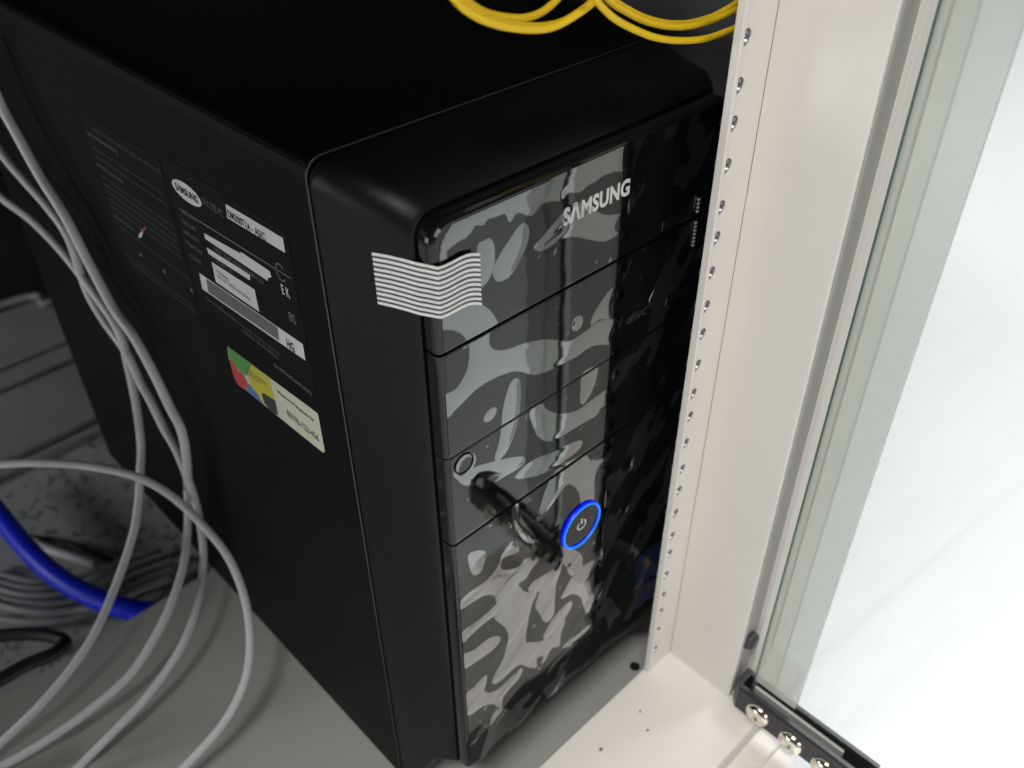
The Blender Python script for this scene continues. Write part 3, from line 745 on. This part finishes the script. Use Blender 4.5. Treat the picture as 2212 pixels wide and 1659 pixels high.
side_text("S\u039bMSUNG", 0.1895, 0.3598, 0.0240, 0.0040, 'ink', spec, e3, 0.03, "logo_lettering")
side_text("\ub370\uc2a4\ud06c\ud0d1 PC", 0.1600, 0.3615, 0.020, 0.0040, 'grey_ink', spec, e2)
side_poly("model_strip", [(888,803),(1113,937),(1123,996),(895,858)], 'white_ink', spec, e2)
side_text("DM300T1A - AS/C", 0.1345, 0.3640, 0.034, 0.0040, 'ink', spec, e3, 0.02)
side_poly("rule_line", [(718,827),(1145,1094),(1145,1099),(718,832)], 'grey_ink', spec, e2)
side_poly("value_strip", [(803,918),(950,1000),(945,990),(1062,1068),(1069,1092),(1055,1094),(1054,1106),(808,940)], 'white_ink', spec, e2)
side_poly("value_strip", [(813,974),(985,1083),(984,1104),(822,1000)], 'white_ink', spec, e2)
side_poly("address_block", [(833,1031),(1002,1140),(1021,1228),(850,1110)], 'white_ink', spec, e2)
side_poly("bar_code_strip", [(784,1074),(1192,1355),(1203,1420),(797,1138)], 'white_ink', spec, e2)
side_poly("bar_code", [(812,1098),(1092,1290),(1100,1342),(820,1150)], 'bar', spec, e3)
for k in range(46):                           # bars
    y = 0.1800 - 0.0715 * k / 46
    if k % 3 != 1: pass
side_text("S/N Z6FV93KB600123", 0.1600, 0.3350, 0.048, 0.0028, 'bar', spec, e3)
side_text("AC 220V 60Hz  3.0A", 0.1660, 0.3275, 0.022, 0.0024, 'bar', spec, e3)
side_text("P/N BA68-\n2011.07  MADE IN KOREA", 0.1640, 0.3200, 0.034, 0.0022, 'bar', spec, e3)
side_text("HG", 0.1000, 0.3035, 0.0070, 0.0055, 'ink', spec, e3, 0.03)
side_text("E K", 0.0945, 0.3380, 0.007, 0.0055, 'white_ink', spec, e2, 0.01, "approval_mark")
side_text("8S", 0.0925, 0.3235, 0.0060, 0.0055, 'grey_ink', spec, e2, 0.01, "approval_mark")
V = []; 
for k in range(25):
    t = math.radians(40 + 290 * k / 24)
    for r_ in (0.0042, 0.0034): V.append((XS - e2, 0.0925 - r_ * math.cos(t), 0.3505 + r_ * 1.2 * math.sin(t)))
from_pydata("round_mark", V, [(2 * k, 2 * k + 2, 2 * k + 3, 2 * k + 1) for k in range(24)], 'grey_ink', spec)
for i, (y, z, w) in enumerate(((0.192, 0.346, 0.018), (0.193, 0.339, 0.016), (0.194, 0.332, 0.017), (0.195, 0.325, 0.018), (0.195, 0.317, 0.014))):
    side_text(["MODEL NAME", "SERIAL NO.", "RATED INPUT", "MANUFACTURED", "A/S CENTER"][i], y, z, w, 0.0026, 'grey_ink', spec, e2)
side_text("Samsung Electronics Co., Ltd.  Suwon  Korea", 0.186, 0.2925, 0.075, 0.0022, 'grey_ink', spec, e2)
side_text("MADE IN KOREA", 0.148, 0.2885, 0.035, 0.0022, 'grey_ink', spec, e2)
side_text("(SAMSUNG-DM-V01)", 0.1200, 0.2805, 0.0355, 0.0026, 'grey_ink', tower, e1, 0.015, "printed_code")
# rear caution sheet, hardly readable
sheet = side_quad("caution_label", 0.304, 0.203, 0.268, 0.372, 'label', tower, e1)
for (z, w, y, h, mt) in ((0.363, 0.085, 0.290, 0.0030, 'dim_ink'), (0.357, 0.040, 0.300, 0.0036, 'grey_ink'), (0.349, 0.090, 0.300, 0.0026, 'dim_ink'), (0.343, 0.090, 0.298, 0.0026, 'dim_ink'), (0.337, 0.036, 0.301, 0.0034, 'grey_ink'),
                      (0.330, 0.092, 0.299, 0.0026, 'dim_ink'), (0.325, 0.092, 0.299, 0.0026, 'dim_ink'), (0.320, 0.092, 0.299, 0.0026, 'dim_ink'), (0.315, 0.092, 0.299, 0.0026, 'dim_ink'), (0.310, 0.092, 0.299, 0.0026, 'dim_ink'), (0.303, 0.028, 0.299, 0.0034, 'grey_ink'), (0.297, 0.090, 0.292, 0.0026, 'dim_ink'),
                      (0.276, 0.088, 0.299, 0.0024, 'dim_ink'), (0.272, 0.088, 0.297, 0.0024, 'dim_ink')):
    side_text("caution risk of electric shock do not open cover refer servicing", y, z, w, h, mt, sheet, e2)
side_poly("red_mark", [(553,905),(575,893),(574,903),(556,914)], 'red_spot', sheet, e2)
side_poly("white_mark", [(549,918),(565,910),(556,936),(545,936)], 'white_ink', sheet, e2)
for q in ((548, 995), (640, 1060), (748, 1135)):
    side_poly("pictogram", [(q[0], q[1]), (q[0] + 10, q[1] + 6), (q[0] + 14, q[1] + 18), (q[0] + 2, q[1] + 12)], 'grey_ink', sheet, e2)
# colourful licence sticker
def Q8(x, y): return (850 + 0.3014 * x, 1300 + 0.3014 * y)
lic = side_poly("licence_sticker", [Q8(*p) for p in ((145,205),(460,440),(700,620),(1280,1050),(1330,1090),(1350,1180),(1425,1590),(1400,1600),(1100,1360),(780,1100),(390,780),(300,720),(250,640),(210,500),(170,370))], 'cream', tower, e1)
side_poly("green_field", [Q8(*p) for p in ((145,205),(465,440),(435,520),(410,600),(340,560),(290,510),(240,440),(175,350))], 'green', lic, e2)
side_poly("red_field", [Q8(*p) for p in ((175,360),(240,440),(290,530),(360,580),(412,690),(395,778),(350,765),(280,700),(240,620),(205,500))], 'red', lic, e2)
side_poly("blue_field", [Q8(*p) for p in ((400,785),(412,700),(450,715),(480,770),(540,830),(580,900),(630,965),(520,890))], 'blue', lic, e2)
side_poly("yellow_field", [Q8(*p) for p in ((455,460),(490,460),(700,640),(740,830),(770,930),(640,850),(600,850),(640,960),(560,850),(480,760),(430,640),(435,540))], 'yellow', lic, e2)
side_poly("dark_field", [Q8(*p) for p in ((600,850),(610,815),(660,850),(770,920),(810,1110),(720,1060),(640,965))], 'ink', lic, e3)
side_text("Windows 7 Professional OA", 0.1230, 0.2610, 0.036, 0.0022, 'ink', lic, e2, 0.02, "sticker_print")
side_text("00196-123-456", 0.1165, 0.2480, 0.031, 0.0048, 'bar', lic, e2, 0.02, "sticker_print")
side_text("PROOF OF LICENSE\nCERTIFICATE", 0.1560, 0.2590, 0.022, 0.0022, 'bar', lic, e3, 0.0, "sticker_print")

# ------------------------------------------------------------------ yellow fibre loops hanging in front of the tower's top
def K(x, y): return ((1800 + 0.54249 * x) / 1.8228, (0.54249 * y) / 1.8228)
def loop(pts, y, jitter=0):
    out = []
    for i, (x, yy) in enumerate(pts):
        p = at(*K(x, yy), 1, y); out.append(tuple(p))
    return out
FG = "yellow fibre patch cords hanging above the tower"
YC = [
 ([(-150,-160),(-40,-30),(60,70),(200,150),(380,200),(560,215),(700,195),(830,130),(960,40),(1040,-40),(1110,-160)], -0.004, "outer yellow cord of the left loop, lowest where it sags over the tower"),
 ([(-60,-160),(20,-20),(130,80),(280,150),(450,185),(620,190),(760,160),(880,90),(980,10),(1040,-90),(1080,-200)], 0.000, "yellow cord just inside the lowest cord of the left loop"),
 ([(-20,-150),(60,-10),(180,80),(320,120),(480,130),(600,95),(690,30),(750,-40),(800,-150)], 0.005, "yellow cord forming the small upper arc inside the left loop"),
 ([(900,-160),(1000,-20),(1050,50),(1150,140),(1300,220),(1450,275),(1620,295),(1800,280),(1950,230),(2080,170),(2250,60)], -0.010, "lowest yellow cord of the right loop, passing behind the drilled rail"),
 ([(1020,-120),(1100,0),(1220,80),(1360,150),(1520,190),(1680,190),(1840,150),(1980,90),(2100,30),(2230,-80)], -0.006, "thick looking front cord in the upper bundle of the right loop"),
 ([(1060,-120),(1140,0),(1250,75),(1380,135),(1540,170),(1690,165),(1850,120),(1980,50),(2080,-20),(2160,-120)], 0.000, "hindmost yellow cord in the upper bundle of the right loop"),
]
for pts, y, lab in YC:
    cable("fibre_cable", loop(pts, y), 0.00145, 'fibre', lab, FG)

# ------------------------------------------------------------------ grey cables at the left
def dpath(pts, off=0.0):
    out = []
    for x, y, d in pts:
        r = ROT.T @ np.array([x - CX, y - CY, FPX])
        lim = (-0.036 + off - CPOS[0]) / r[0] * FPX if r[0] > 0 else 9
        lim2 = (ZP + 0.005 - CPOS[2]) / r[2] * FPX if r[2] < 0 and y > 1280 else 9
        out.append(tuple(dp(x, y, min(d, lim, lim2))))
    return out
GG = "grey network cables beside the tower"
cable("network_cable", dpath([(-70,1680,.655),(0,1607,.66),(83,1527,.665),(156,1441,.675),(208,1361,.685),(253,1257,.70),(288,1152,.71),(299,1083,.715),(302,1035,.715),(305,965,.715),(295,878,.71),(278,792,.705),(257,715,.70),(208,639,.70),(139,548,.70),(69,476,.70),(0,424,.70),(-120,320,.70)]), 0.0033, 'cable', "leftmost grey network cable curving down across the rack floor", GG)
cable("network_cable", dpath([(-80,1700,.652),(10,1652,.657),(104,1597,.662),(194,1534,.67),(278,1461,.68),(330,1385,.69),(368,1309,.70),(396,1222,.715),(406,1135,.725),(406,1063,.73),(403,993,.73),(392,930,.73),(365,875,.725),(330,802,.72),(288,726,.715),(243,663,.71),(188,560,.705),(139,465,.70),(87,382,.70),(35,288,.70),(0,222,.70),(-60,80,.70)]), 0.0033, 'cable', "long grey network cable second from the left on the rack floor, rightmost at the top", GG)
cable("network_cable", dpath([(100,1720,.652),(167,1659,.657),(243,1583,.665),(313,1510,.675),(368,1437,.685),(406,1368,.695),(431,1291,.71),(439,1222,.725),(436,1152,.735),(418,1070,.745),(384,978,.745),(354,924,.745),(323,861,.742),(302,823,.74),(271,757,.735),(222,688,.73),(186,622,.725),(149,514,.725),(104,448,.722),(52,389,.72),(0,326,.72),(-80,200,.72)]), 0.0032, 'cable', "third grey network cable from the left, passing behind the other two", GG)
cable("network_cable", dpath([(-120,1010,.655),(0,1003,.655),(87,1000,.655),(191,1007,.66),(295,1030,.665),(375,1075,.67),(451,1149,.67),(497,1211,.668),(528,1291,.662),(540,1371,.655),(535,1448,.65),(510,1517,.645),(469,1580,.64),(406,1649,.635),(330,1720,.63)]), 0.0031, 'cable', "grey network cable arching from the left edge in front of the others", GG)

# ------------------------------------------------------------------ what lies behind the base plate, under the tower's rear
ZL = -0.15
def lowy(px, py, z=ZL): return at(px, py, 2, z)
lf = at(0, 1056, 2, ZL)[1]
o = box("raised_floor", -0.49, 0.2344, 0.331, lf + 0.02, ZL - 0.02, ZL, 'speckle'); tag(o, "speckled grey floor slab under the rack opening", None, kind='structure')
slabs = [((0, 1056), (0, 1012), 0.000, "narrow grey metal strip next to the speckled slab"), ((0, 1006), (0, 856), 0.004, "widest brushed grey panel, between two dark joints"), ((0, 850), (0, 811), 0.006, "narrow brushed grey panel between the two wide ones"), ((0, 804), (0, 680), 0.004, "rear brushed grey panel beneath the pale pipe")]
for a_, b_, dz, lab in slabs:
    y0 = lowy(*a_)[1] + 0.002; y1 = lowy(*b_)[1] - 0.002
    o = box("floor_panel", -0.489, 0.2343, y0, y1, ZL - 0.03, ZL + dz, 'panel_grey', None, 0.0015, base=(-0.1, y0, ZL)); tag(o, lab, "panel", "grey metal floor panels behind the rack opening")
pp = at(0, 660, 2, ZL + 0.012); pq = at(106, 654, 2, ZL + 0.012)
o = cable("pipe", [(-0.48, pp[1] - 0.02, ZL + 0.012), tuple(pp), tuple(pq), (0.22, pq[1] + 0.03, ZL + 0.012)], 0.0055, 'cable_d', "pale straight pipe lying behind the grey panels at the far left", None, 6, "pipe")

def lp(x, y, z): # crop of the lower left quarter -> plane z
    return tuple(at(x * 0.3473, 1083 + 0.3473 * y, 2, z))
cable("thick_cable", [lp(-200,-160,-.10), lp(0,90,-.10), lp(200,330,-.102), lp(400,500,-.106), lp(600,605,-.11), lp(780,665,-.114), lp(950,690,-.12), lp(1200,700,-.125)], 0.0100, 'cable_blue', "thick bright blue cable sagging below the rack opening", None, 12)
cable("thick_cable", [lp(-150,850,-.115), lp(0,835,-.115), lp(200,825,-.115), lp(330,840,-.115), lp(400,875,-.115), lp(330,950,-.115), lp(180,1010,-.115), lp(0,1110,-.115), lp(-150,1200,-.115)], 0.0062, 'cable_black', "black cable bent back on itself at the left edge under the plate", None, 12)
cable("stub_cable", [lp(180,240,-.135), lp(300,300,-.135), lp(450,340,-.135), lp(600,390,-.137)], 0.0052, 'cable', "short pale grey cable end lying on the speckled slab above the bundle", None, 10)
cable("thick_cable", [lp(150,220,-.142), lp(350,250,-.142), lp(520,300,-.142), lp(700,380,-.142), lp(860,520,-.142), lp(900,640,-.142)], 0.0035, 'cable_black', "thin black cord running above the pale cable end on the speckled slab", None, 10)
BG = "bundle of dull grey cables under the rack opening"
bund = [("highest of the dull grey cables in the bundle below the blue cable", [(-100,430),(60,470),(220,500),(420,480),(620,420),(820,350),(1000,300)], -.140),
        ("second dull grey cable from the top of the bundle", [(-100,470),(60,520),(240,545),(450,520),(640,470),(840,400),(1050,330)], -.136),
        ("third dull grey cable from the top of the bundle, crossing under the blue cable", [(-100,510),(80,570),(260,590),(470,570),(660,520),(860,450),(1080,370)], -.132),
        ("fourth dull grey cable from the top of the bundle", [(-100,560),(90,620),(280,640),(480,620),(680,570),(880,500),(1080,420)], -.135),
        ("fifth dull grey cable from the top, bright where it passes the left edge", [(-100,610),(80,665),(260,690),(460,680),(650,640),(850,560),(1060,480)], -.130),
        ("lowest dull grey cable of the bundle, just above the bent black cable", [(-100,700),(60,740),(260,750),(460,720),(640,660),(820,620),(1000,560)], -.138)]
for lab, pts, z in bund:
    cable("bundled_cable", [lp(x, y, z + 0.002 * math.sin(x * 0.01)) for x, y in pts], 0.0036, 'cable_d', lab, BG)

# ------------------------------------------------------------------ crumbs on the sill
for i, (px, py, lab) in enumerate(((1298, 1619, "tiny dark crumb lying nearest the front of the cream sill"), (1399, 1578, "tiny pale crumb on the cream sill further from the tower"), (1383, 1537, "tiny crumb on the cream sill closest to the drilled rail"))):
    p = at(px, py, 2, ZS)
    bm = bmesh.new(); bmesh.ops.create_icosphere(bm, subdivisions=2, radius=0.0008 if i else 0.0013)
    for v in bm.verts: v.co *= 1 + random.uniform(-.3, .3)
    bmesh.ops.scale(bm, vec=(1.3, 0.8, 0.35), verts=bm.verts)
    bmesh.ops.translate(bm, vec=(p[0], p[1], ZS + 0.0003), verts=bm.verts)
    tag(from_bm("crumb", bm, 'bar', None, True, base=tuple(p)), lab, "crumb", "crumbs on the cream sill")
